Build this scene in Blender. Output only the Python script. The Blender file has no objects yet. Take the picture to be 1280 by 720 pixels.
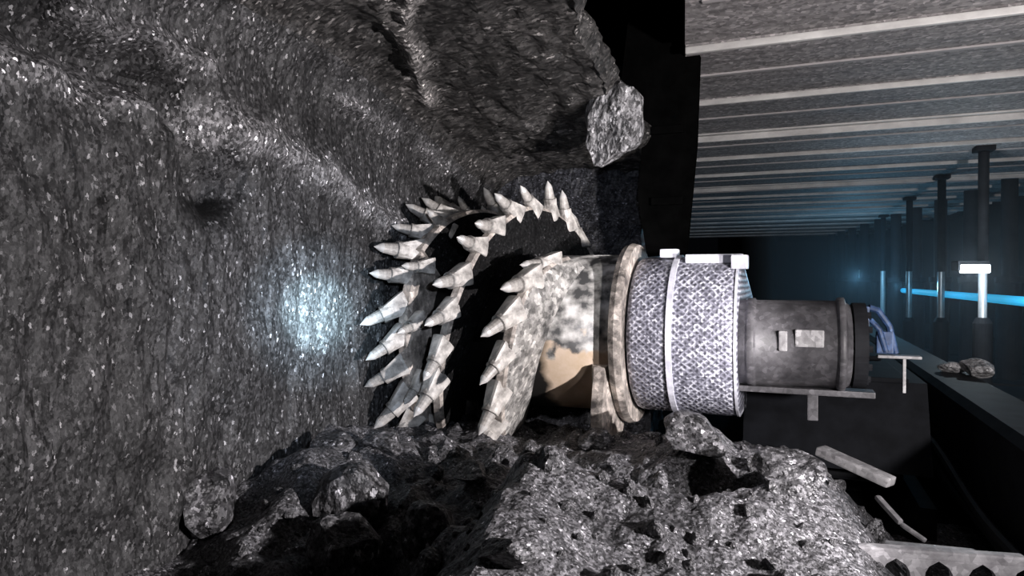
import bpy, bmesh, math, random
from mathutils import Vector, Matrix, noise, Euler
random.seed(11)
C = bpy.context.scene.collection
SC = bpy.context.scene
PI = math.pi
YAW = math.radians(22.0)
CAMZ = 1.55
CS, SN = math.cos(YAW), math.sin(YAW)

# ------------------------------------------------------------------ helpers
def at(px, py, yc):
    """pixel of the 1280x720 photo + distance along the view axis -> world point"""
    cx = (px - 640) / 853.0 * yc
    return Vector((cx * CS - yc * SN, cx * SN + yc * CS, CAMZ - (py - 350) / 853.0 * yc))

def sm(a, b, x):
    t = max(0.0, min(1.0, (x - a) / (b - a)))
    return t * t * (3 - 2 * t)

def fbm(p, oct_=4):
    v, a, q = 0.0, 1.0, Vector(p)
    for _ in range(oct_):
        v += a * noise.noise(q)
        q = q * 2.03 + Vector((7.1, 3.3, 1.7))
        a *= 0.5
    return v

def obj(name, bm, mat, parent=None, smooth=False):
    me = bpy.data.meshes.new(name)
    bm.normal_update()
    bm.to_mesh(me); bm.free()
    for m in (mat if isinstance(mat, (list, tuple)) else [mat]):
        me.materials.append(m)
    if smooth:
        for p in me.polygons: p.use_smooth = True
    o = bpy.data.objects.new(name, me); C.objects.link(o)
    if parent: o.parent = parent
    return o

def tag(o, label=None, cat=None, group=None, kind=None):
    if label: o['label'] = label
    if cat: o['category'] = cat
    if group: o['group'] = group
    if kind: o['kind'] = kind
    return o

def empty(name, loc, label=None, cat=None, group=None, rz=0.0):
    o = bpy.data.objects.new(name, None); C.objects.link(o)
    o.location = loc; o.rotation_euler = (0, 0, rz); o.empty_display_size = 0.1
    return tag(o, label, cat, group)

def dup(root, label=None, loc=None):
    r = root.copy(); C.objects.link(r)
    if loc is not None: r.location = loc
    if label: r['label'] = label
    for ch in list(root.children):
        c = ch.copy(); C.objects.link(c); c.parent = r
        for g in list(ch.children):
            d = g.copy(); C.objects.link(d); d.parent = c
    return r

def box(bm, c, s, rot=None, bev=0.0, mi=0):
    r = bmesh.ops.create_cube(bm, size=1.0)
    vs = r['verts']
    bmesh.ops.scale(bm, vec=Vector(s), verts=vs)
    if bev > 0:
        es = list({e for v in vs for e in v.link_edges})
        b = bmesh.ops.bevel(bm, geom=es, offset=bev, segments=2, profile=0.7, affect='EDGES')
        vs = list({v for f in b['faces'] for v in f.verts} | {v for v in vs if v.is_valid})
    M = Matrix.Translation(Vector(c))
    if rot is not None:
        M = M @ (rot.to_matrix().to_4x4() if isinstance(rot, Euler) else rot.to_4x4())
    bmesh.ops.transform(bm, matrix=M, verts=vs)
    if mi:
        for f in {f for v in vs for f in v.link_faces}: f.material_index = mi
    return vs

def lathe(bm, prof, axis_o, axis='X', seg=48, mi=0):
    """prof: list of (along, radius); closed to the axis when the radius is 0"""
    rings = []
    for (a, r) in prof:
        if r < 1e-6:
            p = Vector(axis_o)
            p += {'X': Vector((a, 0, 0)), 'Y': Vector((0, a, 0)), 'Z': Vector((0, 0, a))}[axis]
            rings.append([bm.verts.new(p)])
            continue
        ring = []
        for k in range(seg):
            t = 2 * PI * k / seg
            c, s = r * math.cos(t), r * math.sin(t)
            d = {'X': Vector((a, c, s)), 'Y': Vector((s, a, c)), 'Z': Vector((c, s, a))}[axis]
            ring.append(bm.verts.new(Vector(axis_o) + d))
        rings.append(ring)
    for i in range(len(rings) - 1):
        A, B = rings[i], rings[i + 1]
        for k in range(seg):
            k2 = (k + 1) % seg
            if len(A) == 1 and len(B) == 1: continue
            if len(A) == 1: f = bm.faces.new((A[0], B[k2], B[k]))
            elif len(B) == 1: f = bm.faces.new((A[k], A[k2], B[0]))
            else: f = bm.faces.new((A[k], A[k2], B[k2], B[k]))
            f.material_index = mi
    bmesh.ops.recalc_face_normals(bm, faces=bm.faces)

def tube(bm, pts, r, seg=10, mi=0):
    pts = [Vector(p) for p in pts]
    rings = []
    up0 = Vector((0.13, 0.21, 0.97))
    for i, p in enumerate(pts):
        d = (pts[min(i + 1, len(pts) - 1)] - pts[max(i - 1, 0)]).normalized()
        u = d.cross(up0)
        if u.length < 0.05: u = d.cross(Vector((1, 0, 0)))
        u.normalize(); w = d.cross(u)
        rr = r[i] if isinstance(r, (list, tuple)) else r
        rings.append([bm.verts.new(p + u * rr * math.cos(2 * PI * k / seg) + w * rr * math.sin(2 * PI * k / seg)) for k in range(seg)])
    for A, B in zip(rings, rings[1:]):
        for k in range(seg):
            f = bm.faces.new((A[k], A[(k + 1) % seg], B[(k + 1) % seg], B[k])); f.material_index = mi
    for R in (rings[0], rings[-1]):
        f = bm.faces.new(R); f.material_index = mi
    bmesh.ops.recalc_face_normals(bm, faces=bm.faces)

def prism(bm, poly, a, b, axis='X', mi=0):
    """poly of 2-D points extruded from a to b along an axis"""
    def P(u, v, t):
        return {'X': (t, u, v), 'Y': (u, t, v), 'Z': (u, v, t)}[axis]
    A = [bm.verts.new(P(u, v, a)) for u, v in poly]
    B = [bm.verts.new(P(u, v, b)) for u, v in poly]
    n = len(poly)
    fs = [bm.faces.new(A), bm.faces.new(B)]
    for k in range(n):
        fs.append(bm.faces.new((A[k], A[(k + 1) % n], B[(k + 1) % n], B[k])))
    for f in fs: f.material_index = mi
    bmesh.ops.recalc_face_normals(bm, faces=bm.faces)
    return A + B

# ------------------------------------------------------------------ materials
def new_mat(name):
    m = bpy.data.materials.new(name); m.use_nodes = True
    nt = m.node_tree
    return m, nt, nt.nodes, nt.links, nt.nodes['Principled BSDF']

def ramp(N, stops, interp='LINEAR'):
    r = N.new('ShaderNodeValToRGB'); r.color_ramp.interpolation = interp
    while len(r.color_ramp.elements) > 1: r.color_ramp.elements.remove(r.color_ramp.elements[-1])
    r.color_ramp.elements[0].position = stops[0][0]; r.color_ramp.elements[0].color = (*stops[0][1], 1)
    for p, c in stops[1:]:
        e = r.color_ramp.elements.new(p); e.color = (*c, 1)
    return r

def coal(name, lo, hi, spark, cell=55.0, stretch=(1, 1, 1), tint=(1.0, 0.98, 1.0), rough=0.55, bump=0.5, mott=2.2, spec=0.4, bdist=0.015, band=None):
    m, nt, N, L, B = new_mat(name)
    tc = N.new('ShaderNodeTexCoord')
    mp = N.new('ShaderNodeMapping'); mp.inputs['Scale'].default_value = stretch
    L.new(tc.outputs['Object'], mp.inputs['Vector'])
    v = N.new('ShaderNodeTexVoronoi'); v.inputs['Scale'].default_value = cell * 1.9
    nj = N.new('ShaderNodeTexNoise'); nj.inputs['Scale'].default_value = cell * 2.2; nj.inputs['Detail'].default_value = 2
    L.new(mp.outputs[0], nj.inputs['Vector'])
    jm = N.new('ShaderNodeVectorMath'); jm.operation = 'MULTIPLY_ADD'; jm.inputs[1].default_value = (1.1 / cell,) * 3
    L.new(nj.outputs['Color'], jm.inputs[0]); L.new(mp.outputs[0], jm.inputs[2])
    L.new(jm.outputs[0], v.inputs['Vector'])
    sep = N.new('ShaderNodeSeparateColor'); L.new(v.outputs['Color'], sep.inputs[0])
    T = lambda k: (k * tint[0], k * tint[1], k * tint[2])
    rp = ramp(N, [(0.0, T(lo * 0.35)), (0.35, T(lo)), (0.75, T(hi * 0.8)), (0.95, T(hi * 1.3)), (0.985, T(spark * 0.4)), (1.0, T(spark))])
    L.new(sep.outputs[0], rp.inputs[0])
    n = N.new('ShaderNodeTexNoise'); n.inputs['Scale'].default_value = mott; n.inputs['Detail'].default_value = 9; n.inputs['Roughness'].default_value = 0.68
    L.new(mp.outputs[0], n.inputs['Vector'])
    rn = ramp(N, [(0.3, (0.35,) * 3), (0.7, (1.45,) * 3)]); L.new(n.outputs['Fac'], rn.inputs[0])
    mx = N.new('ShaderNodeMix'); mx.data_type = 'RGBA'; mx.blend_type = 'MULTIPLY'; mx.inputs[0].default_value = 1.0
    L.new(rp.outputs[0], mx.inputs[6]); L.new(rn.outputs[0], mx.inputs[7])
    out = mx.outputs[2]
    if band:                       # lighter along the ridges; the crack's shade is painted near black
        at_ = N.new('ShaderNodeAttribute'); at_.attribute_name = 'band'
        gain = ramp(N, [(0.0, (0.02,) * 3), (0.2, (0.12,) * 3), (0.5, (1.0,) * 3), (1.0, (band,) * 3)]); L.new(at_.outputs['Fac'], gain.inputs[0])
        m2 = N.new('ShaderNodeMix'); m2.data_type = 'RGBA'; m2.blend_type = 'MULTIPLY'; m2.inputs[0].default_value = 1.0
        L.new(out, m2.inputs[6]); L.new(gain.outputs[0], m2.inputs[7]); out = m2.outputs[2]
    L.new(out, B.inputs['Base Color'])
    B.inputs['Roughness'].default_value = rough
    B.inputs['Specular IOR Level'].default_value = spec
    n2 = N.new('ShaderNodeTexNoise'); n2.inputs['Scale'].default_value = cell * 0.45; n2.inputs['Detail'].default_value = 4
    L.new(mp.outputs[0], n2.inputs['Vector'])
    ad = N.new('ShaderNodeMath'); ad.operation = 'ADD'
    L.new(n2.outputs['Fac'], ad.inputs[0]); L.new(sep.outputs[1], ad.inputs[1])
    bp = N.new('ShaderNodeBump'); bp.inputs['Strength'].default_value = bump; bp.inputs['Distance'].default_value = bdist
    L.new(ad.outputs[0], bp.inputs['Height']); L.new(bp.outputs[0], B.inputs['Normal'])
    return m

def steel(name, col, col2, scale=6.0, stretch=(1, 1, 1), rough=0.5, metal=0.3, bump=0.15, speck=0.0, spec=0.5):
    m, nt, N, L, B = new_mat(name)
    tc = N.new('ShaderNodeTexCoord'); mp = N.new('ShaderNodeMapping'); mp.inputs['Scale'].default_value = stretch
    L.new(tc.outputs['Object'], mp.inputs['Vector'])
    n = N.new('ShaderNodeTexNoise'); n.inputs['Scale'].default_value = scale; n.inputs['Detail'].default_value = 7; n.inputs['Roughness'].default_value = 0.65
    L.new(mp.outputs[0], n.inputs['Vector'])
    rp = ramp(N, [(0.33, col2), (0.62, col)]); L.new(n.outputs['Fac'], rp.inputs[0])
    out = rp.outputs[0]
    if speck > 0:
        v = N.new('ShaderNodeTexVoronoi'); v.inputs['Scale'].default_value = 42.0
        L.new(tc.outputs['Object'], v.inputs['Vector'])
        sp = N.new('ShaderNodeSeparateColor'); L.new(v.outputs['Color'], sp.inputs[0])
        r2 = ramp(N, [(0.0, (1 - speck,) * 3), (0.85, (1 + speck * 0.4,) * 3), (1.0, (1 + speck * 1.6,) * 3)]); L.new(sp.outputs[0], r2.inputs[0])
        mx = N.new('ShaderNodeMix'); mx.data_type = 'RGBA'; mx.blend_type = 'MULTIPLY'; mx.inputs[0].default_value = 1.0
        L.new(out, mx.inputs[6]); L.new(r2.outputs[0], mx.inputs[7]); out = mx.outputs[2]
    L.new(out, B.inputs['Base Color'])
    B.inputs['Roughness'].default_value = rough; B.inputs['Metallic'].default_value = metal
    B.inputs['Specular IOR Level'].default_value = spec
    bp = N.new('ShaderNodeBump'); bp.inputs['Strength'].default_value = bump; bp.inputs['Distance'].default_value = 0.01
    L.new(n.outputs['Fac'], bp.inputs['Height']); L.new(bp.outputs[0], B.inputs['Normal'])
    return m

def emit(name, col, strength):
    m, nt, N, L, B = new_mat(name)
    B.inputs['Base Color'].default_value = (*col, 1)
    B.inputs['Emission Color'].default_value = (*col, 1)
    B.inputs['Emission Strength'].default_value = strength
    return m

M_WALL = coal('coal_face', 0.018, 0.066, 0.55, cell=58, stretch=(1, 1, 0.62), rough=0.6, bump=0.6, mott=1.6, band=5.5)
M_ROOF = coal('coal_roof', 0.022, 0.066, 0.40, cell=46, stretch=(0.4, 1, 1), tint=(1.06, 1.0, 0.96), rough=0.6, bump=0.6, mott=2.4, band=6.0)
M_DARKROCK = coal('roof_rock', 0.004, 0.010, 0.03, cell=40, rough=0.8, bump=0.5, spec=0.1)
M_HEAP = coal('loose_coal', 0.05, 0.20, 0.9, cell=62, rough=0.5, bump=0.9, mott=5, tint=(1.0, 0.98, 1.03))
M_LUMP = coal('coal_lump', 0.045, 0.17, 0.9, cell=4.5, rough=0.45, bump=0.5, mott=1.3, tint=(1.0, 0.98, 1.02), bdist=0.12)
M_PALE = coal('pale_rock', 0.4, 0.7, 0.9, cell=4, rough=0.7, bump=0.6, mott=1.5, bdist=0.1)
M_CANOPY = steel('canopy_steel', (0.44, 0.41, 0.412), (0.24, 0.223, 0.225), scale=3.0, stretch=(0.35, 6, 1), rough=0.65, metal=0.0, speck=0.45)
M_LIP = steel('worn_edge_steel', (0.88, 0.86, 0.84), (0.58, 0.56, 0.55), scale=5, stretch=(0.6, 1, 1), rough=0.5, metal=0.0)
M_RIB = steel('rib_steel', (0.50, 0.47, 0.475), (0.32, 0.30, 0.305), scale=5, stretch=(0.6, 1, 1), rough=0.6, metal=0.0)
M_DARK = steel('dark_steel', (0.022, 0.023, 0.027), (0.009, 0.009, 0.011), scale=7, rough=0.7, metal=0.0, spec=0.15)
M_BLACK = steel('matt_black', (0.004, 0.004, 0.004), (0.002, 0.002, 0.002), scale=7, rough=1.0, metal=0.0, spec=0.0)
M_VANE = steel('worn_drum_steel', (0.62, 0.55, 0.49), (0.05, 0.045, 0.042), scale=8, rough=0.5, metal=0.0, bump=0.5, speck=0.35)
def barrel_material():
    """tan worn steel at the arm end, shade of the troughs painted black"""
    m = steel('tan_barrel_steel', (0.62, 0.50, 0.40), (0.46, 0.34, 0.22), scale=4, rough=0.45, metal=0.0, bump=0.2)
    N, L = m.node_tree.nodes, m.node_tree.links; B = N['Principled BSDF']
    src = B.inputs['Base Color'].links[0].from_socket
    tc = N.new('ShaderNodeTexCoord'); sp = N.new('ShaderNodeSeparateXYZ'); L.new(tc.outputs['Object'], sp.inputs[0])
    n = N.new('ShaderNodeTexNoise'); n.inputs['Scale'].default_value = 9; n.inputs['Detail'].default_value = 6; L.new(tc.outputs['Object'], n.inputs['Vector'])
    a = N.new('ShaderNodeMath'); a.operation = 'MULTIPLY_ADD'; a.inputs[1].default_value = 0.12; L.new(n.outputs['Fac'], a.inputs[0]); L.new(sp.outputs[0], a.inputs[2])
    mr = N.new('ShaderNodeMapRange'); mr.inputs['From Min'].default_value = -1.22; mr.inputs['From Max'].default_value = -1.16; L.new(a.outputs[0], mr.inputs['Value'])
    mx = N.new('ShaderNodeMix'); mx.data_type = 'RGBA'; L.new(mr.outputs[0], mx.inputs[0]); mx.inputs[6].default_value = (0.012, 0.011, 0.010, 1); L.new(src, mx.inputs[7])  # near-black mixed in for the shade between the vanes
    # grey dust and coal caked on the upper side
    n2 = N.new('ShaderNodeTexNoise'); n2.inputs['Scale'].default_value = 11; n2.inputs['Detail'].default_value = 8; L.new(tc.outputs['Object'], n2.inputs['Vector'])
    r2 = ramp(N, [(0.40, (0.05, 0.05, 0.05)), (0.52, (0.36, 0.35, 0.33)), (0.66, (0.72, 0.70, 0.68))]); L.new(n2.outputs['Fac'], r2.inputs[0])
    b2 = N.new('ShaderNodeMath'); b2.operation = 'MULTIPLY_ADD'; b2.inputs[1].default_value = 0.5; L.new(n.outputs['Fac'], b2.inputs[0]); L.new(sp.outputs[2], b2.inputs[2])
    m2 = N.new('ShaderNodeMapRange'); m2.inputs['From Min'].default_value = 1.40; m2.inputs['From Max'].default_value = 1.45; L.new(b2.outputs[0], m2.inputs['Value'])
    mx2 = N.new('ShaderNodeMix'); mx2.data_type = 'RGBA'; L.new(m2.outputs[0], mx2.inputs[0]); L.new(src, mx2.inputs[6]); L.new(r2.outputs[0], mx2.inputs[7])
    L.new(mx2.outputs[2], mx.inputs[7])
    L.new(mx.outputs[2], B.inputs['Base Color'])
    return m
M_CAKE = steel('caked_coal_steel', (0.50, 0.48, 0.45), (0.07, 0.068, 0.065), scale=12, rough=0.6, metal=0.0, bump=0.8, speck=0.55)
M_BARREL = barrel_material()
M_FLANKSHADE = coal('flank_shade', 0.006, 0.016, 0.12, cell=50, rough=0.7, bump=0.8, mott=5, spec=0.15)  # near-black used as painted shade on the vane flanks
M_PICK = steel('bright_pick_steel', (0.74, 0.70, 0.65), (0.12, 0.11, 0.10), scale=14, rough=0.4, metal=0.0, bump=0.4)
M_TIP = steel('carbide_tip', (0.85, 0.83, 0.80), (0.6, 0.58, 0.55), scale=14, rough=0.25, metal=0.2)
M_CHROME = steel('chrome_piston', (0.85, 0.88, 0.9), (0.7, 0.72, 0.75), scale=10, rough=0.3, metal=0.4, bump=0.02)
M_MOTOR = steel('grey_motor_steel', (0.14, 0.135, 0.145), (0.06, 0.058, 0.064), scale=8, rough=0.5, metal=0.0, bump=0.3, speck=0.3)
M_HOSE = steel('black_hose', (0.02, 0.02, 0.022), (0.012, 0.012, 0.012), scale=8, rough=0.5, metal=0.0)
M_BAND = steel('wet_seam_steel', (0.85, 0.85, 0.93), (0.5, 0.5, 0.57), scale=12, rough=0.3, metal=0.0, bump=0.3)
M_BAR = steel('scraped_bar_steel', (0.50, 0.49, 0.50), (0.22, 0.21, 0.22), scale=9, rough=0.45, metal=0.0, bump=0.4, speck=0.3)

def arm_material():
    m, nt, N, L, B = new_mat('wet_arm_steel')
    tc = N.new('ShaderNodeTexCoord')
    sep = N.new('ShaderNodeSeparateXYZ'); L.new(tc.outputs['Object'], sep.inputs[0])
    waves = []
    for sgn in (1, -1):
        mp = N.new('ShaderNodeMapping'); mp.inputs['Rotation'].default_value = (0, sgn * math.radians(40), 0)
        L.new(tc.outputs['Object'], mp.inputs['Vector'])
        w = N.new('ShaderNodeTexWave'); w.bands_direction = 'Z'; w.inputs['Scale'].default_value = 12.5
        w.inputs['Distortion'].default_value = 3.0; w.inputs['Detail'].default_value = 4; w.inputs['Detail Scale'].default_value = 2.2
        L.new(mp.outputs[0], w.inputs['Vector']); waves.append(w)
    mxw = N.new('ShaderNodeMath'); mxw.operation = 'MAXIMUM'
    L.new(waves[0].outputs['Fac'], mxw.inputs[0]); L.new(waves[1].outputs['Fac'], mxw.inputs[1])
    v = N.new('ShaderNodeTexVoronoi'); v.inputs['Scale'].default_value = 60; L.new(tc.outputs['Object'], v.inputs['Vector'])
    sc = N.new('ShaderNodeSeparateColor'); L.new(v.outputs['Color'], sc.inputs[0])
    ml = N.new('ShaderNodeMath'); ml.operation = 'MULTIPLY_ADD'; ml.inputs[1].default_value = 0.95
    L.new(sc.outputs[0], ml.inputs[0]); L.new(mxw.outputs[0], ml.inputs[2])
    rp = ramp(N, [(0.15, (0.07, 0.07, 0.088)), (0.6, (0.20, 0.20, 0.245)), (0.85, (0.40, 0.40, 0.475)), (1.0, (0.8, 0.8, 0.88))])
    dv = N.new('ShaderNodeMath'); dv.operation = 'DIVIDE'; dv.inputs[1].default_value = 1.8
    L.new(ml.outputs[0], dv.inputs[0]); L.new(dv.outputs[0], rp.inputs[0])
    L.new(rp.outputs[0], B.inputs['Base Color'])
    B.inputs['Roughness'].default_value = 0.38; B.inputs['Specular IOR Level'].default_value = 0.6
    bp = N.new('ShaderNodeBump'); bp.inputs['Strength'].default_value = 0.35; bp.inputs['Distance'].default_value = 0.01
    L.new(ml.outputs[0], bp.inputs['Height']); L.new(bp.outputs[0], B.inputs['Normal'])
    return m
M_ARM = arm_material()

# ------------------------------------------------------------------ the cut: face, roof, uncut coal
WX, RX = -2.2, -0.92
def zr(y): return 2.78 - 0.42 * sm(2.6, 4.9, y) + 0.0 * y

def base_pt(s, y):
    """profile of the cut, s in 0..1: face, rounded corner, roof, broken lip going up"""
    z1 = zr(y); r = 0.38
    if s < 0.55:
        t = s / 0.55
        p = Vector((WX, y, t * (z1 - r))); n = Vector((1, 0, 0))
    elif s < 0.68:
        a = (s - 0.55) / 0.13 * PI / 2
        p = Vector((WX + r - r * math.cos(a), y, z1 - r + r * math.sin(a))); n = Vector((math.cos(a), 0, -math.sin(a)))
    elif s < 0.92:
        t = (s - 0.68) / 0.24
        p = Vector((WX + r + t * (RX - WX - r), y, z1)); n = Vector((0.1 * t, 0, -1)).normalized()
    else:
        t = (s - 0.92) / 0.08
        p = Vector((RX + 0.06 * math.sin(t * PI) - 0.35 * max(0, t - 0.4), y, z1 + t * 0.30)); n = Vector((1, 0, -0.2)).normalized()
    return p, n

# steps left by the cutting picks, as lines on the coal (world points), with height and width
def on_wall(px, py):
    d = at(px, py, 1.0) - Vector((0, 0, CAMZ)); k = WX / d.x
    return Vector((WX, d.y * k, CAMZ + d.z * k))
def on_roof(px, py):
    d = at(px, py, 1.0) - Vector((0, 0, CAMZ)); k = 2.0
    for _ in range(20):
        k = (zr(d.y * k) - CAMZ) / d.z
    return Vector((d.x * k, d.y * k, CAMZ + d.z * k))
RIDGES = [
    ([on_wall(300, 0), on_wall(430, 60), on_wall(520, 140), on_wall(640, 232)], 0.11, 0.085),
    ([on_wall(420, 120), on_wall(500, 165), on_wall(575, 215), on_wall(640, 240)], 0.05, 0.05),
    ([on_roof(500, -30), on_roof(508, 40), on_roof(525, 110), on_wall(590, 180), on_wall(650, 228)], 0.07, 0.06),
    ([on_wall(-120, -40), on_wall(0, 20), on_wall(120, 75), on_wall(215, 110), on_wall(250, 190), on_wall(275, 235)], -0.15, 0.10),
    ([on_wall(-20, 60), on_wall(110, 95), on_wall(180, 130)], 0.05, 0.06),
    ([on_wall(250, 150), on_wall(330, 175), on_wall(420, 230), on_wall(500, 290)], 0.05, 0.07),
    ([on_wall(100, 20), on_wall(150, 45)], 0.06, 0.05),
    ([on_wall(170, 40), on_wall(260, 85)], 0.06, 0.04),
]
def seg_d(p, a, b):
    ab = b - a; t = max(0, min(1, (p - a).dot(ab) / max(1e-9, ab.length_squared)))
    return (p - (a + ab * t)).length
def disp(p):
    v = 0.05 * fbm((p.x * 1.1, p.y * 1.1, p.z * 1.0), 3)
    v += 0.03 * fbm((p.x * 7, p.y * 7, p.z * 3.0), 3)
    bd = 0.0
    v += 0.02 * (0.5 - noise.voronoi(Vector((p.x * 6, p.y * 8, p.z * 4)))[0][0])
    p = p + 0.06 * Vector((noise.noise(p * 3.1), noise.noise(p * 3.1 + Vector((5, 0, 0))), noise.noise(p * 3.1 + Vector((0, 5, 0))))) + 0.02 * noise.noise(p * 14) * Vector((0, 1, 1))
    v += 0.012 * noise.noise(Vector((p.x * 9, p.y * 26 + p.z * 5, p.z * 3)))
    for pts, h, w in RIDGES:
        d = min(seg_d(p, a, b) for a, b in zip(pts, pts[1:]))
        if d < 4 * w:
            ww = w * (1 + 0.5 * noise.noise(p * 6))
            e = math.exp(-(d / ww) ** 2)
            v += h * e
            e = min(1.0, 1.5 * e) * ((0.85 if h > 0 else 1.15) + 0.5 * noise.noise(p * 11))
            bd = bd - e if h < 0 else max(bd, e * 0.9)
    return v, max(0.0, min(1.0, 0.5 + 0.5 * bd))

NS, NY = 190, 210
Y0, Y1 = 0.6, 5.0
grid = []
for j in range(NY + 1):
    y = Y0 + (Y1 - Y0) * j / NY
    row = []
    for i in range(NS + 1):
        p, n = base_pt(i / NS, y)
        dv, bnd = disp(p)
        q = p + n * dv
        if i / NS >= 0.88: q.x += 0.07 * fbm((1.3, y * 3.0, 4.0), 4)
        row.append((q, bnd))
    grid.append(row)
def sheet(i0, i1):
    bm = bmesh.new()
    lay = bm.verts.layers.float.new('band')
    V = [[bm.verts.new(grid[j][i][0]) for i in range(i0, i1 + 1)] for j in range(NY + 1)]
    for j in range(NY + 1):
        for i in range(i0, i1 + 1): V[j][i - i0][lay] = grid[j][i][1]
    for j in range(NY):
        for i in range(i1 - i0):
            bm.faces.new((V[j][i], V[j + 1][i], V[j + 1][i + 1], V[j][i + 1]))
    return bm
SPL = int(NS * 0.62)
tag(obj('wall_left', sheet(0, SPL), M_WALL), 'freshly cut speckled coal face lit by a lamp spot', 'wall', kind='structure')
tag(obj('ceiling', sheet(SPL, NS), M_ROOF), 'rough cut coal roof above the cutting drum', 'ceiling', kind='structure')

# uncut coal beyond the drum and the face running on into the dark
bm = bmesh.new()
path = [(-2.45, 4.9)] + [(-2.45 + 1.5 * k / 60, 4.9) for k in range(1, 61)] + [(-0.95 - 0.0168 * k, 4.9 + 0.12 * k) for k in range(1, 60)] + [(-1.95 - .14 * k, 12 + k) for k in range(1, 16)]
NZ = 70
cols = []
for (x, y) in path:
    col = []
    for k in range(NZ + 1):
        z = 3.1 * k / NZ
        p = Vector((x, y, z))
        d = 0.09 * fbm(p * 1.6, 3) + 0.05 * fbm((x * 6, y * 6, z * 8), 3) + 0.03 * abs(noise.noise(Vector((x * 4, y * 4, z * 16))))
        col.append(bm.verts.new((x + d * 0.7, y - d, z)))
    cols.append(col)
for a, b in zip(cols, cols[1:]):
    for k in range(NZ): bm.faces.new((a[k], b[k], b[k + 1], a[k + 1]))
tag(obj('wall_front', bm, coal('uncut_coal', 0.03, 0.085, 0.4, cell=46, stretch=(1, 1, 1.2), tint=(0.95, 0.97, 1.12), rough=0.5, bump=0.7)),
    'uncut bluish black coal standing beyond the drum', 'wall', kind='structure')

# rock above the shields, mine floor, gob side and end of the visible face
def slab_grid(x0, x1, y0, y1, z, amp, step, up=1):
    bm = bmesh.new()
    nx, ny = int((x1 - x0) / step), int((y1 - y0) / step)
    V = [[bm.verts.new((x0 + (x1 - x0) * i / nx, y0 + (y1 - y0) * j / ny,
          z + amp * fbm((x0 + (x1 - x0) * i / nx, (y0 + (y1 - y0) * j / ny), z), 4))) for i in range(nx + 1)] for j in range(ny + 1)]
    for j in range(ny):
        for i in range(nx):
            f = (V[j][i], V[j][i + 1], V[j + 1][i + 1], V[j + 1][i])
            bm.faces.new(f if up > 0 else f[::-1])
    return bm
tag(obj('ceiling_rock', slab_grid(-1.6, 5.2, -1.5, 27.5, 3.62, 0.06, 0.2, -1), M_DARKROCK), 'dark rock above the roof supports', 'ceiling', kind='structure')
tag(obj('floor', slab_grid(-2.6, 5.2, -1.5, 27.5, 0.0, 0.02, 0.2), M_DARKROCK), 'dark mine floor', 'floor', kind='structure')
bm = bmesh.new(); box(bm, (5.2, 13, 1.8), (0.1, 29, 4.0)); tag(obj('wall_right', bm, M_DARKROCK), 'dark waste side behind the supports', 'wall', kind='structure')
bm = bmesh.new(); box(bm, (1.5, 27.4, 1.8), (8, 0.1, 4.0)); tag(obj('wall_back', bm, M_DARKROCK), 'dark far end of the face', 'wall', kind='structure')

# ------------------------------------------------------------------ loose coal heap
def heap_z(x, y):
    z = 0.42 + 0.27 * sm(1.6, 2.9, y)
    z += 0.13 * math.exp(-((x + 0.55) / 0.5) ** 2 - ((y - 1.9) / 0.55) ** 2)          # near hump
    z += 0.20 * math.exp(-((x + 0.88) / 0.21) ** 2 - ((y - 2.15) / 0.7) ** 2)          # ridge that shades the left
    z -= 0.13 * math.exp(-((x + 1.38) / 0.28) ** 2 - ((y - 2.0) / 0.6) ** 2)           # hollow beside the face
    z += 0.10 * math.exp(-((x + 1.95) / 0.3) ** 2 - ((y - 2.55) / 0.5) ** 2)
    z += 0.17 * math.exp(-((x + 0.42) / 0.2) ** 2 - ((y - 3.35) / 0.22) ** 2)          # mound under the arm
    z += 0.10 * math.exp(-((x - 0.05) / 0.3) ** 2 - ((y - 3.1) / 0.3) ** 2)
    q = Vector((x, y, 0))
    dt = min(seg_d(q, Vector((-1.02, 3.02, 0)), Vector((-0.5, 2.80, 0))), seg_d(q, Vector((-0.5, 2.80, 0)), Vector((-0.18, 3.0, 0))))
    z -= 0.30 * math.exp(-(dt / 0.10) ** 2)      # dark trough below drum and arm
    z += 0.09 * math.exp(-((x + 0.50) / 0.45) ** 2 - ((y - 2.58) / 0.13) ** 2)
    z *= 1.0 - 0.75 * sm(0.05, 0.75, x + 0.10 * (y - 3))
    z *= 1.0 - 0.5 * sm(3.7, 4.6, y)
    return z
def heap_full(x, y):
    z = heap_z(x, y)
    z += (0.035 + 0.065 * (1 - sm(-1.1, -0.8, x))) * fbm((x * 3.4, y * 3.4, 2.0), 3)
    d, _ = noise.voronoi(Vector((x * 9, y * 9, 0.5)))
    z += 0.03 * (0.5 - d[0])
    d, _ = noise.voronoi(Vector((x * 24, y * 24, 3.5)))
    z += 0.016 * (0.5 - d[0])
    return max(z, 0.03)
bm = bmesh.new()
X0h, X1h, Y0h, Y1h, ST = -2.3, 1.5, 1.0, 4.8, 0.018
nx, ny = int((X1h - X0h) / ST), int((Y1h - Y0h) / ST)
V = [[bm.verts.new((X0h + ST * i, Y0h + ST * j, heap_full(X0h + ST * i, Y0h + ST * j))) for i in range(nx + 1)] for j in range(ny + 1)]
for j in range(ny):
    for i in range(nx):
        bm.faces.new((V[j][i], V[j][i + 1], V[j + 1][i + 1], V[j + 1][i]))
tag(obj('loose_coal', bm, M_HEAP), 'heap of loose crushed black coal piled below the drum', 'coal heap', kind='stuff')

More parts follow.
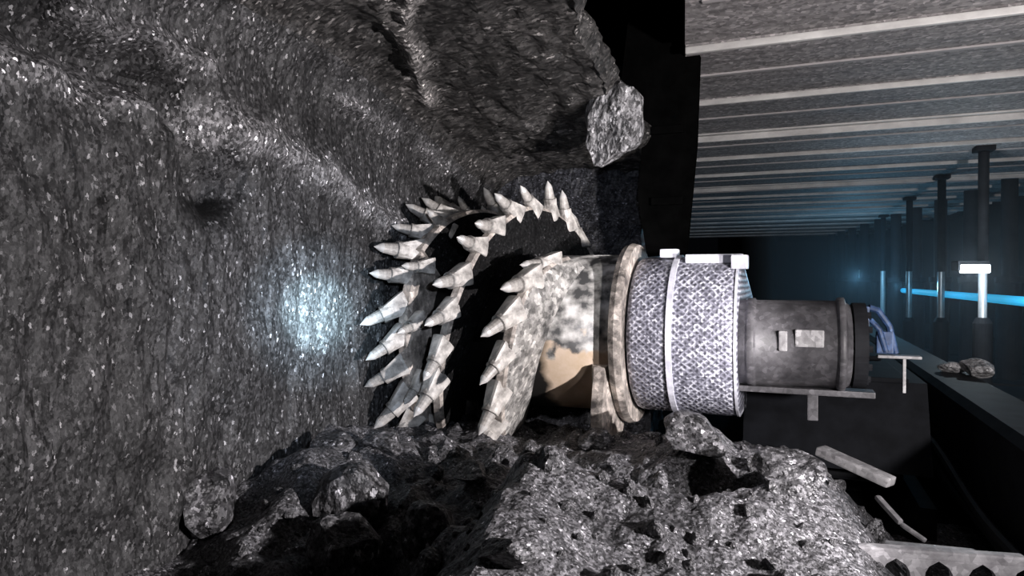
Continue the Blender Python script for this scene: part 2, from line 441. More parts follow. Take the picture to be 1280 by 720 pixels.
def rock_mesh(name, seed, mat, sub=3, rough=0.28, sharp=True):
    bm = bmesh.new()
    bmesh.ops.create_icosphere(bm, subdivisions=sub, radius=1.0)
    rnd = random.Random(seed)
    planes = [(Vector((rnd.gauss(0, 1), rnd.gauss(0, 1), rnd.gauss(0, 1))).normalized(), rnd.uniform(0.55, 0.85)) for _ in range(11)]
    off = Vector((seed * 3.1, seed * 1.7, seed * 0.9))
    for v in bm.verts:
        p = v.co.copy()
        for n, d in planes:                     # broken flat faces
            k = p.dot(n)
            if k > d: p -= n * (k - d)
        p *= 1 + rough * 0.35 * fbm(p * 2.2 + off, 3)
        v.co = p
    me = bpy.data.meshes.new(name); bm.normal_update(); bm.to_mesh(me); bm.free()
    me.materials.append(mat)
    return me
ROCKS = [rock_mesh('coal_lump', s, M_LUMP) for s in range(1, 9)]
PALE = [rock_mesh('pale_stone', s, M_PALE) for s in (21, 22)]
def rock(name, mesh, loc, size, rot, label, cat, group=None):
    o = bpy.data.objects.new(name, mesh); C.objects.link(o)
    o.location = loc; o.scale = size if isinstance(size, (tuple, list)) else (size,) * 3; o.rotation_euler = rot
    return tag(o, label, cat, group)
def R3(): return (random.uniform(0, 6.28), random.uniform(0, 6.28), random.uniform(0, 6.28))

def on_heap(px, py):
    d = at(px, py, 1.0) - Vector((0, 0, CAMZ)); k = 1.2
    while k < 6:
        p = Vector((0, 0, CAMZ)) + d * k
        if p.z <= heap_z(p.x, p.y): return p
        k += 0.01
    return None
named = [
    (258, 650, 0.19, 'big coal lump with a grey lit side, lying against the coal face'),
    (440, 640, 0.15, 'pale lit coal lump alone in the dark hollow of the heap'),
    (425, 700, 0.14, 'angular lit coal lump low in the dark hollow near the frame edge'),
    (868, 562, 0.15, 'rounded coal boulder lying directly below the ranging arm'),
    (985, 610, 0.15, 'large flat coal slab at the right of the heap beside the steel bar'),
    (965, 545, 0.12, 'coal lump below the grey motor housing'),
    (745, 560, 0.10, 'coal lump caught under the right end of the drum'),
    (640, 700, 0.10, 'pale coal lump at the front of the heap below the drum'),
    (540, 690, 0.11, 'small jagged coal lump in front of the heap ridge'),
    (480, 560, 0.12, 'coal lump at the foot of the coal face beside the drum'),
    (410, 560, 0.12, 'dark coal lump on the heap edge touching the coal face'),
    (590, 610, 0.09, 'coal lump on the heap just in front of the drum'),
]
taken = []
for i, (px, py, s, lab) in enumerate(named):
    p = on_heap(px, py)
    if p is None: continue
    taken.append((p, s))
    rock('coal_lump', ROCKS[i % 8], (p.x, p.y, heap_full(p.x, p.y) + s * 0.28), (s * 1.15, s, s * (1.35 if px in (440, 425, 540) else 0.9 if px == 258 else 0.6)), (random.uniform(-.4, .4), random.uniform(-.4, .4), random.uniform(0, 6)), lab, 'coal')
cnt = 0
for k in range(2000):
    if cnt >= 230: break
    x = random.uniform(-2.05, 0.75); y = random.uniform(1.45, 3.6)
    s = min(0.075, 0.016 + random.expovariate(55))
    z = heap_full(x, y)
    if z < 0.12: continue
    if any((Vector((x, y, 0)) - Vector((p.x, p.y, 0))).length < (ss + s) * 1.1 for p, ss in taken): continue
    if y > 3.2 and x < -0.9: continue
    taken.append((Vector((x, y, z)), s)); cnt += 1
    big = s > 0.04
    rock('coal_lump', ROCKS[k % 8], (x, y, z + s * 0.08), (s * random.uniform(.85, 1.25), s, s * random.uniform(.6, .95)), R3(),
         'fist sized loose coal lump on the coal heap' if big else 'small loose coal piece scattered on the coal heap', 'coal',
         'fist sized coal lumps on the heap' if big else 'small coal pieces on the heap')
p = at(768, 155, 3.95)
rock('coal_slab', rock_mesh('coal_slab', 31, coal('hanging_coal', 0.12, 0.34, 0.9, cell=7, rough=0.5, bump=0.7, mott=2, bdist=0.1), rough=0.5), p, (0.17, 0.2, 0.34), (0.1, 0.2, 0.2),
     'grey lit slab of coal hanging from the broken roof edge beside the added black flap', 'coal')

# ------------------------------------------------------------------ shearer
DX0, DX1 = -2.02, -0.84
DY, DZ = 4.0, 1.24
shearer = empty('coal_shearer', (0.0, 4.4, 0.0), 'coal shearer with spiral pick drum, wet grey arm and motor, cutting at the face', 'mining machine')
O = Vector(shearer.location)
bm = bmesh.new()
lathe(bm, [(DX0 + .05, 0), (DX0 + .05, 0.46), (DX1, 0.46), (DX1, 0)], Vector((0, DY, DZ)) - O, 'X', 64)
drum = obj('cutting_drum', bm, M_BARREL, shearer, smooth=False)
for p_ in drum.data.polygons: p_.use_smooth = abs(p_.normal.x) < 0.5
tag(drum, 'worn pale steel drum with spiral vanes and picks')
bm = bmesh.new()
lathe(bm, [(DX1 - .03, 0.3), (DX1 - .03, 0.515), (DX1 + .0, 0.525), (DX1 + .035, 0.515), (DX1 + .035, 0.3)], Vector((0, DY, DZ)) - O, 'X', 64)
obj('end_flange', bm, M_VANE, drum)
bm = bmesh.new()
lathe(bm, [(DX0, 0.3), (DX0 + .0, 0.70), (DX0 + .02, 0.73), (DX0 + .07, 0.73), (DX0 + .08, 0.70), (DX0 + .08, 0.3)], Vector((0, DY, DZ)) - O, 'X', 72)
obj('clearance_ring', bm, M_VANE, drum)

def rad(x, k=1, th=90):
    r = 0.76 - 0.17 * sm(-1.12, -0.86, x)
    return r - 0.24 * (1 - sm(24, 84, th)) if k == 0 else r
def cyl(x, r, th):   # th 0 = top, 90 = towards the camera
    t = math.radians(th)
    return Vector((x, DY - r * math.sin(t), DZ + r * math.cos(t))) - O
PITCH = 0.003
def vane_x(k, th): return -1.07 - PITCH * th - 0.37 * k
for k in range(3):
    bm = bmesh.new()
    # angles for which the vane lies on the drum
    th0 = (-1.07 - 0.37 * k - (DX1 - 0.03)) / PITCH
    th0 = (34, -150, -95)[k]
    th1 = (-1.07 - 0.37 * k - (DX0 + 0.06)) / PITCH
    n = 72; rows = []
    for i in range(n + 1):
        th = th0 + (th1 - th0) * i / n
        x = vane_x(k, th); r = rad(x, k, th) * (1 + 0.012 * noise.noise(Vector((th * .05, k, 0))))
        w = 0.032
        rows.append([bm.verts.new(cyl(xx, rr, th)) for xx, rr in ((x - w * 1.3, 0.44), (x - w, r - .02), (x - w * .6, r), (x + w * .6, r), (x + w, r - .02), (x + w * (2.2 if k == 0 else 1.3), r - (r - 0.46) * 0.45), (x + w * (3.8 if k == 0 else 1.7), 0.44))])
    for a, b in zip(rows, rows[1:]):
        for j in range(6):
            f = bm.faces.new((a[j], a[j + 1], b[j + 1], b[j]))
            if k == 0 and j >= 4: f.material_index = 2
            elif k and j >= 4 or j == 0: f.material_index = 1      # black painted on as the shade of the flanks
    bm.faces.new(rows[0]); bm.faces.new(rows[-1])
    bmesh.ops.recalc_face_normals(bm, faces=bm.faces)
    obj('vane', bm, [M_VANE, M_FLANKSHADE, M_CAKE], drum)

b = bmesh.new(); rows = []
for i in range(13):
    th = 108 + 62 * i / 12; r = 0.50 + 0.22 * sm(108, 135, th)
    rows.append([b.verts.new(cyl(xx, rr, th)) for xx, rr in ((-0.985, 0.44), (-0.955, r), (-0.895, r), (-0.87, 0.44))])
for a_, b_ in zip(rows, rows[1:]):
    for j in range(3): b.faces.new((a_[j], a_[j + 1], b_[j + 1], b_[j]))
b.faces.new(rows[0]); b.faces.new(rows[-1])
bmesh.ops.recalc_face_normals(b, faces=b.faces)
obj('loading_lug', b, M_VANE, drum)

# one pick with its holder, pointing along +Z, foot at the origin
def pick_mesh():
    bm = bmesh.new()
    hv = box(bm, (0, 0.012, 0.04), (0.07, 0.105, 0.11), bev=0.016)
    for v in hv:                                   # holder narrows towards the pick and leans back
        t = max(0.0, min(1.0, (v.co.z + 0.015) / 0.11))
        v.co.x *= 1 - 0.32 * t; v.co.y = (v.co.y - 0.012) * (1 - 0.42 * t) + 0.012 - 0.012 * t
    lathe(bm, [(0.06, 0), (0.06, 0.036), (0.105, 0.037), (0.108, 0.028), (0.16, 0.021), (0.165, 0.021)], (0, 0, 0), 'Z', 14)
    lathe(bm, [(0.165, 0.021), (0.178, 0.016), (0.205, 0.0)], (0, 0, 0), 'Z', 14, mi=1)
    me = bpy.data.meshes.new('pick'); bm.normal_update(); bm.to_mesh(me); bm.free()
    me.materials.append(M_PICK); me.materials.append(M_TIP)
    return me
PICK = pick_mesh()
def add_pick(pos, direc, scale=1.0, roll=0.0):
    o = bpy.data.objects.new('pick', PICK); C.objects.link(o); o.parent = drum
    direc = direc.normalized() + Vector((random.gauss(0, .1), random.gauss(0, .1), random.gauss(0, .1))); scale *= random.uniform(.88, 1.12)
    q = direc.normalized().to_track_quat('Z', 'Y')
    o.matrix_local = Matrix.Translation(pos) @ q.to_matrix().to_4x4() @ Matrix.Rotation(roll, 4, 'Z') @ Matrix.Scale(scale, 4)
def dirs(th):
    t = math.radians(th)
    radial = Vector((0, -math.sin(t), math.cos(t))); tang = Vector((0, -math.cos(t), -math.sin(t)))  # tang: rotating down at the front
    return radial, tang
for i, th in enumerate(range(-36, 200, 14)):          # clearance ring: leaning out towards the face
    ra, ta = dirs(th)
    add_pick(cyl(DX0 + 0.03, 0.70, th), Vector((-0.75, 0, 0)) + ra * 0.62 + ta * 0.45, 1.3)
for i, th in enumerate(range(-30, 200, 27)):          # second ring row just inside
    ra, ta = dirs(th)
    add_pick(cyl(DX0 + 0.13, 0.68, th + 5), Vector((-0.35, 0, 0)) + ra * 0.8 + ta * 0.55, 1.0)
for k in range(3):
    th = (44, -132, -60)[k]
    while th < 185:
        x = vane_x(k, th)
        if DX0 + 0.22 < x < DX1 - 0.06:
            ra, ta = dirs(th)
            add_pick(cyl(x + 0.0, rad(x, k, th) - 0.035, th), Vector((-0.2 if k else -0.4, 0, 0)) + ra * 0.72 + ta * 0.6, 1.25)
        th += 15 if k else 17

# ranging arm: rounded gearbox case
bm = bmesh.new()
def stadium(r, y0, z0, y1, z1, r1, n=26):
    pts = []
    for i in range(n + 1):
        a = PI / 2 + PI * i / n
        pts.append((y0 + r * math.cos(a), z0 + r * math.sin(a)))
    for i in range(n + 1):
        a = -PI / 2 + PI * i / n
        pts.append((y1 + r1 * math.cos(a), z1 + r1 * math.sin(a)))
    return pts
secs = [(-0.80, 0.40), (-0.785, 0.43), (-0.76, 0.44), (-0.29, 0.445), (-0.25, 0.44), (-0.235, 0.42)]
rows = []
for x, r in secs:
    rows.append([bm.verts.new(Vector((x, y, z)) - O) for y, z in stadium(r, 4.0, DZ, 5.4, 1.05, r * 0.8)])
for a, b in zip(rows, rows[1:]):
    for j in range(len(a)): bm.faces.new((a[j], a[(j + 1) % len(a)], b[(j + 1) % len(a)], b[j]))
bm.faces.new(rows[0]); bm.faces.new(rows[-1])
bmesh.ops.recalc_face_normals(bm, faces=bm.faces)
arm = obj('ranging_arm', bm, M_ARM, shearer, smooth=True)
tag(arm, 'wet speckled light grey gearbox arm')
m_ = arm.modifiers.new('es', 'EDGE_SPLIT'); m_.split_angle = math.radians(50)
def band(x0, x1, r):
    b = bmesh.new(); rr = []
    for x in (x0, x1):
        rr.append(([b.verts.new(Vector((x, y, z)) - O) for y, z in stadium(r, 4.0, DZ, 5.4, 1.05, r * 0.8)], [b.verts.new(Vector((x, y, z)) - O) for y, z in stadium(r - .02, 4.0, DZ, 5.4, 1.05, r * 0.8 - .02)]))
    n = len(rr[0][0])
    for j in range(n):
        j2 = (j + 1) % n
        b.faces.new((rr[0][0][j], rr[0][0][j2], rr[1][0][j2], rr[1][0][j]))
        for q in rr: b.faces.new((q[0][j], q[0][j2], q[1][j2], q[1][j]))
    bmesh.ops.recalc_face_normals(b, faces=b.faces)
    return b
obj('weld_band', band(-0.585, -0.555, 0.453), M_BAND, arm)
obj('edge_band', band(-0.25, -0.238, 0.446), M_BAND, arm)
b = bmesh.new()
box(b, Vector((-0.37, 3.86, 1.665)) - O, (0.30, 0.10, 0.05), bev=.01)
box(b, Vector((-0.235, 3.80, 1.645)) - O, (0.085, 0.10, 0.075), bev=.01)
box(b, Vector((-0.62, 3.92, 1.70)) - O, (0.10, 0.08, 0.05), bev=.01)
obj('spray_bracket', b, M_BAND, arm)

# cutter motor housing
bm = bmesh.new()
MO = Vector((0, 3.84, 1.22)) - O
lathe(bm, [(-0.30, 0), (-0.30, 0.225), (-0.20, 0.225), (-0.19, 0.235), (-0.16, 0.235), (-0.15, 0.225), (0.225, 0.225), (0.235, 0.242), (0.262, 0.242), (0.272, 0.215), (0.30, 0.20), (0.315, 0.12), (0.315, 0)], MO, 'X', 48)
motor = obj('cutter_motor', bm, M_MOTOR, shearer)
for p_ in motor.data.polygons: p_.use_smooth = abs(p_.normal.x) < 0.7
tag(motor, 'dull grey cylindrical motor housing')
b = bmesh.new()
lathe(b, [(0.30, 0.0), (0.30, 0.215), (0.36, 0.215), (0.36, 0.0)], MO, 'X', 40)
for k in range(12):
    a = 2 * PI * k / 12
    lathe(b, [(0.36, 0), (0.36, .018), (0.378, .018), (0.378, 0)], MO + Vector((0, .18 * math.cos(a), .18 * math.sin(a))), 'X', 6)
obj('motor_cover', b, M_DARK, motor)
b = bmesh.new()
box(b, MO + Vector((0.10, -0.215, 0.045)), (0.13, 0.03, 0.085), bev=.008)
box(b, MO + Vector((-0.02, -0.222, 0.03)), (0.04, 0.03, 0.10), bev=.008)
obj('terminal_cover', b, M_BAR, motor)
b = bmesh.new()
box(b, MO + Vector((0.03, -0.04, -0.235)), (0.74, 0.12, 0.03), bev=.006)
box(b, MO + Vector((0.12, -0.05, -0.31)), (0.05, 0.08, 0.14), bev=.006)
obj('motor_cradle', b, M_MOTOR, motor)

# main body behind, resting over the conveyor
bm = bmesh.new()
prism(bm, [(4.35 - O.y, 0.46), (4.55 - O.y, 0.95), (9.5 - O.y, 0.95), (9.5 - O.y, 0.46)], -0.25, 0.75, 'X')
M_BODY = steel('black_painted_steel', (0.009, 0.010, 0.013), (0.004, 0.0045, 0.006), scale=7, rough=0.7, metal=0.0, spec=0.1)
body = obj('shearer_body', bm, M_BODY, shearer)
for y in (4.95, 6.2, 7.6, 8.9):
    b = bmesh.new(); box(b, Vector((0.25, y, 0.965)) - O, (0.8, 0.9, 0.03), bev=.008); obj('cover_plate', b, M_BODY, body)
for y in (4.9, 8.8):
    b = bmesh.new(); box(b, Vector((0.25, y, 0.40)) - O, (0.8, 0.5, 0.16), bev=.02); obj('sliding_shoe', b, M_DARK, body)
# hose bracket at the end of the motor
b = bmesh.new()
q = [at(1086, 384, 3.42), at(1098, 388, 3.42), at(1112, 408, 3.42), at(1120, 442, 3.42)]
M_BLUELIT = steel('blue_lit_steel', (0.06, 0.12, 0.27), (0.02, 0.04, 0.10), scale=20, rough=0.5, metal=0.0, speck=0.4)  # blue lamp light put into the bracket's base colour
tube(b, [v - O for v in q], 0.016, 8)
q2 = [at(1088, 400, 3.42), at(1100, 412, 3.40), at(1108, 440, 3.40)]
tube(b, [v - O for v in q2], 0.014, 8)
box(b, at(1106, 428, 3.42) - O, (0.075, 0.05, 0.11), bev=.006)
box(b, at(1082, 398, 3.42) - O, (0.03, 0.06, 0.12), bev=.004)
br = obj('hose_bracket', b, M_BLUELIT, shearer); tag(br, 'blue lit angular steel bracket')
b = bmesh.new()
box(b, at(1124, 446, 3.38) - O, (0.19, 0.07, 0.014), bev=.003)
box(b, at(1131, 470, 3.40) - O, (0.014, 0.02, 0.17), bev=.002)
obj('bracket_step', b, M_BAR, br)

# ------------------------------------------------------------------ conveyor side
t = empty('armoured_conveyor', (1.15, 8.0, 0.0), 'dark steel conveyor trough and spill plate running on into the dark', 'conveyor')
O2 = Vector(t.location)
b = bmesh.new()
prism(b, [(-0.25 - O2.x, 0.0), (-0.25 - O2.x, .30), (-0.18 - O2.x, .30), (-0.14 - O2.x, .16), (0.64 - O2.x, .16), (0.68 - O2.x, .30), (0.76 - O2.x, .30), (0.76 - O2.x, 0.0)], 4.3 - O2.y, 24 - O2.y, 'Y')
obj('line_pan', b, M_DARK, t)
b = bmesh.new()
prism(b, [(1.02 - O2.x, 0.0), (0.96 - O2.x, .80), (1.0 - O2.x, .84), (1.28 - O2.x, .84), (1.28 - O2.x, .79), (1.08 - O2.x, .78), (1.10 - O2.x, 0.0)], 0.4 - O2.y, 24 - O2.y, 'Y')
obj('spill_plate', b, M_DARK, t)
for k in range(13):
    b = bmesh.new(); box(b, Vector((1.17, 0.6 + 1.5 * k, 0.40)) - O2, (0.16, 0.05, 0.78), bev=.006); obj('stiffener', b, M_DARK, t)
for k in range(12):
    b = bmesh.new(); box(b, Vector((0.25, 5.0 + 1.2 * k, 0.19)) - O2, (0.74, 0.08, 0.05), bev=.012); obj('flight_bar', b, M_DARK, t)
for i, z in enumerate((0.62, 0.72)):
    b = bmesh.new()
    pts = [(0.955 - 0.03 * i + 0.03 * math.sin(y * 1.3 + i) , y, z - 0.35 + .04 * math.sin(y * 2.1 + 2 * i)) for y in [3.2 + .25 * j for j in range(50)]]
    tube(b, pts, 0.028, 8)
    o = obj('cable', b, M_HOSE); tag(o, ['black cable hanging along the spill plate, lower one', 'black cable hanging along the spill plate, upper one'][i], 'cable')

# haulage rack in the right corner: two rails with rounded openings
def bar_between(name, a, c, w, h, mat, parent=None, bev=.01):
    d = (c - a); L_ = d.length
    b = bmesh.new()
    ry = -math.asin(max(-1, min(1, d.z / L_))); rz = math.atan2(d.y, d.x)
    box(b, (0, 0, 0), (L_, w, h), bev=bev)
    o = obj(name, b, mat, parent)
    o.location = (a + c) / 2; o.rotation_euler = (0, ry, rz)
    return o
a0, a1 = at(1018, 683, 2.45), at(1285, 702, 2.30)
rack = empty('haulage_rack', (a0 + a1) / 2, 'pale scraped steel rack rail with rounded openings at the heap edge', 'rack rail')
d = (a1 - a0); Lr = d.length
rack.rotation_euler = (0, -math.asin(d.z / Lr), math.atan2(d.y, d.x))
b = bmesh.new(); box(b, (0, 0.01, -0.005), (Lr, 0.045, 0.035), bev=.008); obj('top_rail', b, M_BAR, rack)
b = bmesh.new(); box(b, (0, 0.0, -0.20), (Lr, 0.05, 0.05), bev=.008); obj('bottom_rail', b, M_BAR, rack)
nw = 5
for k in range(nw):
    b = bmesh.new()
    x = -Lr / 2 + Lr * (k + 0.5) / nw
    # waisted web between two openings
    out = []
    for i in range(9):
        u = i / 8; out.append((x - 0.022 - 0.045 * (2 * u - 1) ** 4, -0.02 - 0.165 * u))
    for i in range(9):
        u = 1 - i / 8; out.append((x + 0.022 + 0.045 * (2 * u - 1) ** 4, -0.02 - 0.165 * u))
    prism(b, out, -0.015, 0.02, 'Y')
    obj('rack_web', b, M_BAR, rack)

def lying(name, pa, pb, w, h, mat, label, cat):
    o = bar_between(name, pa, pb, w, h, mat); tag(o, label, cat); return o
lying('steel_bar', at(1026, 563, 3.55), at(1116, 604, 3.25), 0.085, 0.045, M_BAR, 'pale flat steel bar lying slanted at the right side of the heap', 'bar')
lying('steel_plate', at(1040, 676, 2.62), at(1225, 694, 2.58), 0.06, 0.022, M_BAR, 'thin grey steel strip lying just behind the rack rail', 'plate')
lying('steel_rod', at(1034, 606, 2.95), at(1052, 655, 2.80), 0.022, 0.02, M_BAR, 'short leaning steel rod beside the big coal slab', 'rod')
lying('steel_rod', at(1098, 622, 2.95), at(1128, 655, 2.80), 0.025, 0.022, M_BAR, 'short steel rod farther right, below the slanted bar', 'rod')
lying('steel_rod', at(1128, 656, 2.78), at(1160, 678, 2.70), 0.018, 0.018, M_BAR, 'thin steel rod reaching down to the thin strip', 'rod')

# ------------------------------------------------------------------ roof supports
PW = 1.3
ZC = 2.95
YS = [4.22 + PW * (k - 2) for k in range(17)]        # camera-side edge of each canopy
def tipx(y): return -0.136 * (y + 0.05)
def make_support(y, first_label):
    s = empty('roof_support', (0, y, 0), first_label, 'roof support', 'powered roof supports in a row')
    b = bmesh.new()
    W = PW - 0.05
    # canopy plate with tapered nose
    prism(b, [(0.0, ZC), (0.0, ZC + .14), (0.9, ZC + .30), (5.4, ZC + .36), (5.4, ZC)], 0.03, W, 'Y')
    for v in b.verts:                       # angled nose
        if v.co.x < 0.01 and v.co.y > 0.5: v.co.x -= 0.136 * W
    can = obj('canopy', b, M_CANOPY, s)
    b = bmesh.new(); box(b, (2.70, 0.03, ZC - 0.012), (5.4, 0.03, 0.042), bev=.006); obj('side_rail', b, M_LIP, can)
    b = bmesh.new(); box(b, (2.70, 0.62, ZC - 0.004), (5.4, 0.04, 0.016), bev=.004); obj('stiffening_rib', b, M_RIB, can)
    b = bmesh.new(); lathe(b, [(0.16, 0), (0.16, .15), (1.5, .15), (1.52, .17), (1.6, .17), (1.6, 0)], (4.3, 0.6, 0), 'Z', 24)
    leg = obj('leg', b, M_DARK, s)
    b = bmesh.new(); lathe(b, [(1.6, 0), (1.6, .10), (ZC, .10), (ZC, 0)], (4.3, 0.6, 0), 'Z', 24); obj('piston', b, M_DARK, leg)
    b = bmesh.new(); box(b, (4.2, 0.62, 0.09), (1.7, 1.1, 0.18), bev=.03); obj('base', b, M_DARK, s)
    return s
ORD = ['nearest', 'second', 'third', 'fourth', 'fifth', 'sixth', 'seventh', 'eighth', 'ninth', 'tenth', 'eleventh', 'twelfth', 'thirteenth', 'fourteenth', 'fifteenth', 'sixteenth', 'seventeenth']
proto = None
for k, y in enumerate(YS[1:]):
    lab = 'grey brown steel roof support canopy, %s of the row counting from the camera' % ORD[k]
    if proto is None: s = proto = make_support(y, lab)
    else: s = dup(proto, lab)
    s.location = (tipx(y), y, 0)
    if k in (3, 6):                         # these two carry a deeper worn rail
        s['label'] = 'roof support canopy with a broad bright rail, %s of the row counting from the camera' % ORD[k]
        can = [c for c in s.children if c.name.startswith('canopy')][0]
        rail = [c for c in can.children if c.name.startswith('side_rail')][0]
        b = bmesh.new(); box(b, (2.70, 0.03, ZC - 0.03), (5.4, 0.03, 0.075), bev=.006); box(b, (2.70, -0.01, ZC - 0.004), (5.4, 0.10, 0.02), bev=.004)
        me = bpy.data.meshes.new('side_rail'); b.to_mesh(me); b.free(); me.materials.append(M_LIP); rail.data = me

# black flap added to keep the gap beside the coal roof dark
fl = empty('added_flap', (-0.72, 4.42, ZC), 'matt black flap hanging from the canopy tip between coal roof and supports', 'flap')
OF = Vector(fl.location)
b = bmesh.new()
poly = [(-0.95, 3.35), (-0.50, 3.35), (-0.53, 2.4), (-0.59, 1.72), (-0.84, 1.70), (-0.90, 2.1), (-0.86, 2.55), (-1.02, 2.75)]
prism(b, [(x - OF.x, z - OF.z) for x, z in poly], -0.03, 0.03, 'Y')
obj('flap_sheet', b, M_BLACK, fl)
for z in (2.05, 2.5):
    b = bmesh.new(); box(b, Vector((-0.71, 4.38, z)) - OF, (0.20, 0.03, 0.05), bev=.006); obj('clamp_strip', b, M_BLACK, fl)

# ------------------------------------------------------------------ far props, lamp, added cyan streak tube, stone
M_PROPBODY = M_DARK
props = [(8.5, 'nearest'), (10.6, 'second'), (13.2, 'third'), (16.6, 'fourth'), (21.5, 'farthest')]
for i, (y, w) in enumerate(props):
    x = 1.9
    hp = empty('hydraulic_prop', (x, y, 0), 'slim chrome hydraulic prop in blue light, %s of the five standing in a row' % w, 'prop', 'slim hydraulic props in blue light')
    ycam = -x * SN + y * CS
    ztop = 1.55 + 0.10; zlow = 1.55 - (397 - 350) / 853 * ycam
    zlow = max(0.35, zlow); ztop = ZC; zup = 1.55 + (350 - 337) / 853 * ycam
    b = bmesh.new(); lathe(b, [(0.0, 0), (0.0, .14), (0.04, .14), (0.05, .09), (zlow - .06, .09), (zlow, .06), (zlow, 0)], (0, 0, 0), 'Z', 20); obj('prop_cylinder', b, M_DARK, hp)
    b = bmesh.new(); lathe(b, [(zlow - .05, 0), (zlow - .05, .03 + .0012 * y), (zup, .03 + .0012 * y), (zup, 0)], (0, 0, 0), 'Z', 20); obj('prop_piston', b, M_CHROME, hp)
    b = bmesh.new(); lathe(b, [(zup - .03, 0), (zup - .03, .05), (ztop - .06, .05), (ztop - .08, 0)], (0, 0, 0), 'Z', 20); obj('prop_unlit_top', b, M_DARK, hp)  # added dark sleeve stands in for the unlit upper part of the prop
    b = bmesh.new(); box(b, (0, 0, ztop - .03), (0.18, 0.18, 0.05), bev=.01); obj('head_plate', b, M_DARK, hp)

lamp = empty('work_lamp', at(1216, 336, 6.95), 'small white glowing lamp box fixed on the nearest slim prop', 'lamp')
b = bmesh.new(); box(b, (0, 0.04, 0.03), (0.32, 0.12, 0.10), bev=.012); obj('housing', b, M_DARK, lamp)
b = bmesh.new(); box(b, (0, -0.03, 0.0), (0.28, 0.06, 0.085), bev=.012); obj('lens', b, emit('lamp_lens', (0.85, 0.95, 1.0), 6.0), lamp)
lamp.rotation_euler = (0, 0, YAW)
b = bmesh.new(); box(b, (0.05, 0.12, 0.02), (0.05, 0.18, 0.04), bev=.006); obj('bracket', b, M_DARK, lamp)

ll = empty('streak_tube', (2.25, 4.4, 1.33), 'glowing cyan tube added for the light streak, level along the far supports', 'light')
b = bmesh.new()
tube(b, [(0, 0, 0), (0, 14.0, 0.0)], 0.05, 12); obj('glow_tube', b, emit('cyan_glow', (0.03, 0.42, 0.75), 0.75), ll)  # made-up glowing tube takes the place of a cyan flare streak
for k in range(7):
    b = bmesh.new(); box(b, (0.07, 0.4 + 1.9 * k, 0.0), (0.06, 0.06, 0.15), bev=.008); obj('clip', b, M_DARK, ll)

st = at(1220, 466, 5.05)
rock('pale_stone', PALE[0], (st.x, st.y, 0.90), (0.11, 0.14, 0.085), (0.2, 0.1, 0.5), 'pale lit stone resting on the dark spill plate', 'stone')
rock('pale_stone', PALE[1], (st.x - 0.13, st.y + 0.14, 0.885), (0.09, 0.10, 0.05), (0.1, 0.3, 1.5), 'smaller pale stone behind the bright one on the spill plate', 'stone')

# drifting dust that glows round the far lamps
hm = bpy.data.materials.new('dust_haze'); hm.use_nodes = True
hn = hm.node_tree.nodes; hn.remove(hn['Principled BSDF'])
vs_ = hn.new('ShaderNodeVolumeScatter'); vs_.inputs['Color'].default_value = (0.8, 0.9, 1, 1); vs_.inputs['Density'].default_value = 0.018; vs_.inputs['Anisotropy'].default_value = 0.3
hm.node_tree.links.new(vs_.outputs[0], hn['Material Output'].inputs['Volume'])
b = bmesh.new(); box(b, (2.35, 15.2, 1.42), (5.4, 19.0, 2.75))
tag(obj('dust_haze', b, hm), 'thin blue lit dust haze around the far lamps', 'haze', kind='stuff')

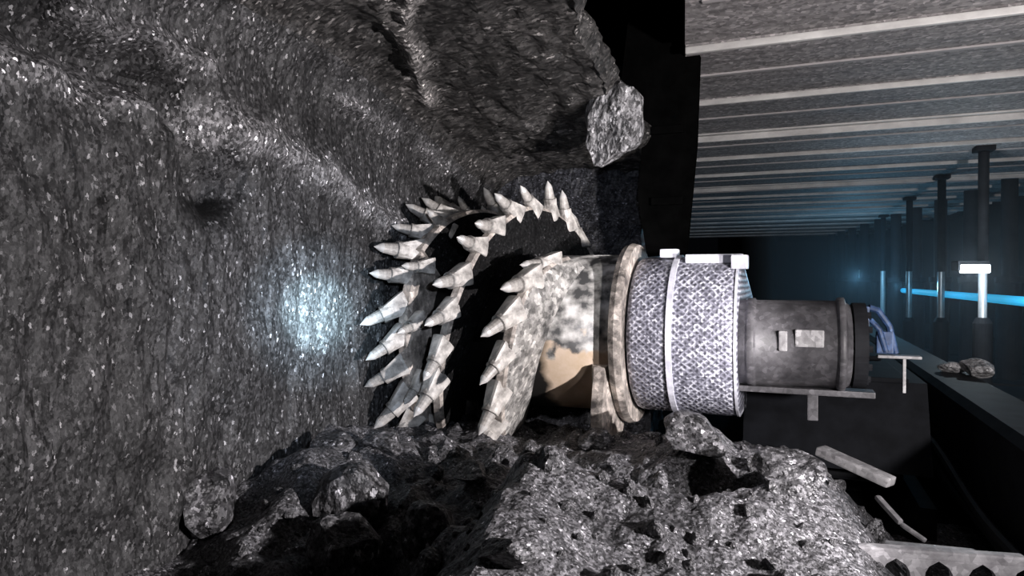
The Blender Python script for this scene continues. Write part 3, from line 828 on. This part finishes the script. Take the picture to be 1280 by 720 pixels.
# ------------------------------------------------------------------ lights
def spot(name, loc, target, energy, col, size_deg, blend=0.4, r=0.05):
    l = bpy.data.lights.new(name, 'SPOT'); l.energy = energy; l.color = col
    l.spot_size = math.radians(size_deg); l.spot_blend = blend; l.shadow_soft_size = r
    o = bpy.data.objects.new(name, l); C.objects.link(o); o.location = loc
    o.rotation_euler = (Vector(target) - Vector(loc)).to_track_quat('-Z', 'Y').to_euler()
    return o
def point(name, loc, energy, col, r=0.05):
    l = bpy.data.lights.new(name, 'POINT'); l.energy = energy; l.color = col; l.shadow_soft_size = r
    o = bpy.data.objects.new(name, l); C.objects.link(o); o.location = loc
    return o
spot('machine_lamp', (1.8, 1.9, 1.38), (-1.6, 2.85, 1.42), 720, (1.0, 0.95, 0.97), 62, 0.45, 0.04)
spot('rack_fill', (1.7, 1.5, 1.7), (0.45, 2.95, 0.6), 150, (1.0, 0.95, 0.97), 42, 0.6, 0.04)  # added fill spot without a seen source, brightens rack and steel bar
spot('canopy_lamp', (1.9, 1.0, 1.5), (0.5, 6.2, 2.95), 520, (1.0, 0.95, 0.94), 85, 0.6, 0.08)
wsp = on_wall(397, 392)
spot('cap_lamp', (0.25, 0.2, 1.72), wsp, 8500, (0.60, 0.86, 1.0), 7.4, 1.0, 0.02)
spot('cap_lamp_ring', (0.25, 0.2, 1.72), wsp, 1900, (0.62, 0.82, 1.0), 14, 1.0, 0.02)
spot('cap_lamp_halo', (0.25, 0.2, 1.72), wsp, 260, (0.72, 0.82, 1.0), 32, 1.0, 0.02)
point('work_lamp_glow', at(1216, 342, 6.8), 22, (0.75, 0.9, 1.0), 0.05)
point('far_blue_lamp', (1.5, 11.2, 1.45), 12, (0.25, 0.65, 1.0), 0.06)
point('far_blue_lamp', (1.3, 15.5, 1.6), 40, (0.25, 0.65, 1.0), 0.06)
spot('uncut_coal_fill', (0.1, -0.1, 1.75), at(745, 255, 5.0), 100, (0.75, 0.82, 1.0), 26, 1.0, 0.02)  # added unseen fill, lifts the uncut coal out of the drum's shadow
w = bpy.data.worlds.new('world'); SC.world = w; w.use_nodes = True
w.node_tree.nodes['Background'].inputs[0].default_value = (0.5, 0.6, 0.8, 1)
w.node_tree.nodes['Background'].inputs[1].default_value = 0.002

# ------------------------------------------------------------------ camera and view
cam = bpy.data.cameras.new('camera'); cam.sensor_width = 36; cam.lens = 36 * 853 / 1280
cam.clip_start = 0.02; cam.clip_end = 100
co = bpy.data.objects.new('camera', cam); C.objects.link(co)
co.location = (0, 0, CAMZ); co.rotation_euler = (PI / 2 - math.atan(10 / 853), 0, YAW)
SC.camera = co
SC.view_settings.view_transform = 'Standard'; SC.view_settings.look = 'None'
SC.view_settings.gamma = 1; SC.view_settings.use_curve_mapping = False; SC.view_settings.exposure = 0.0
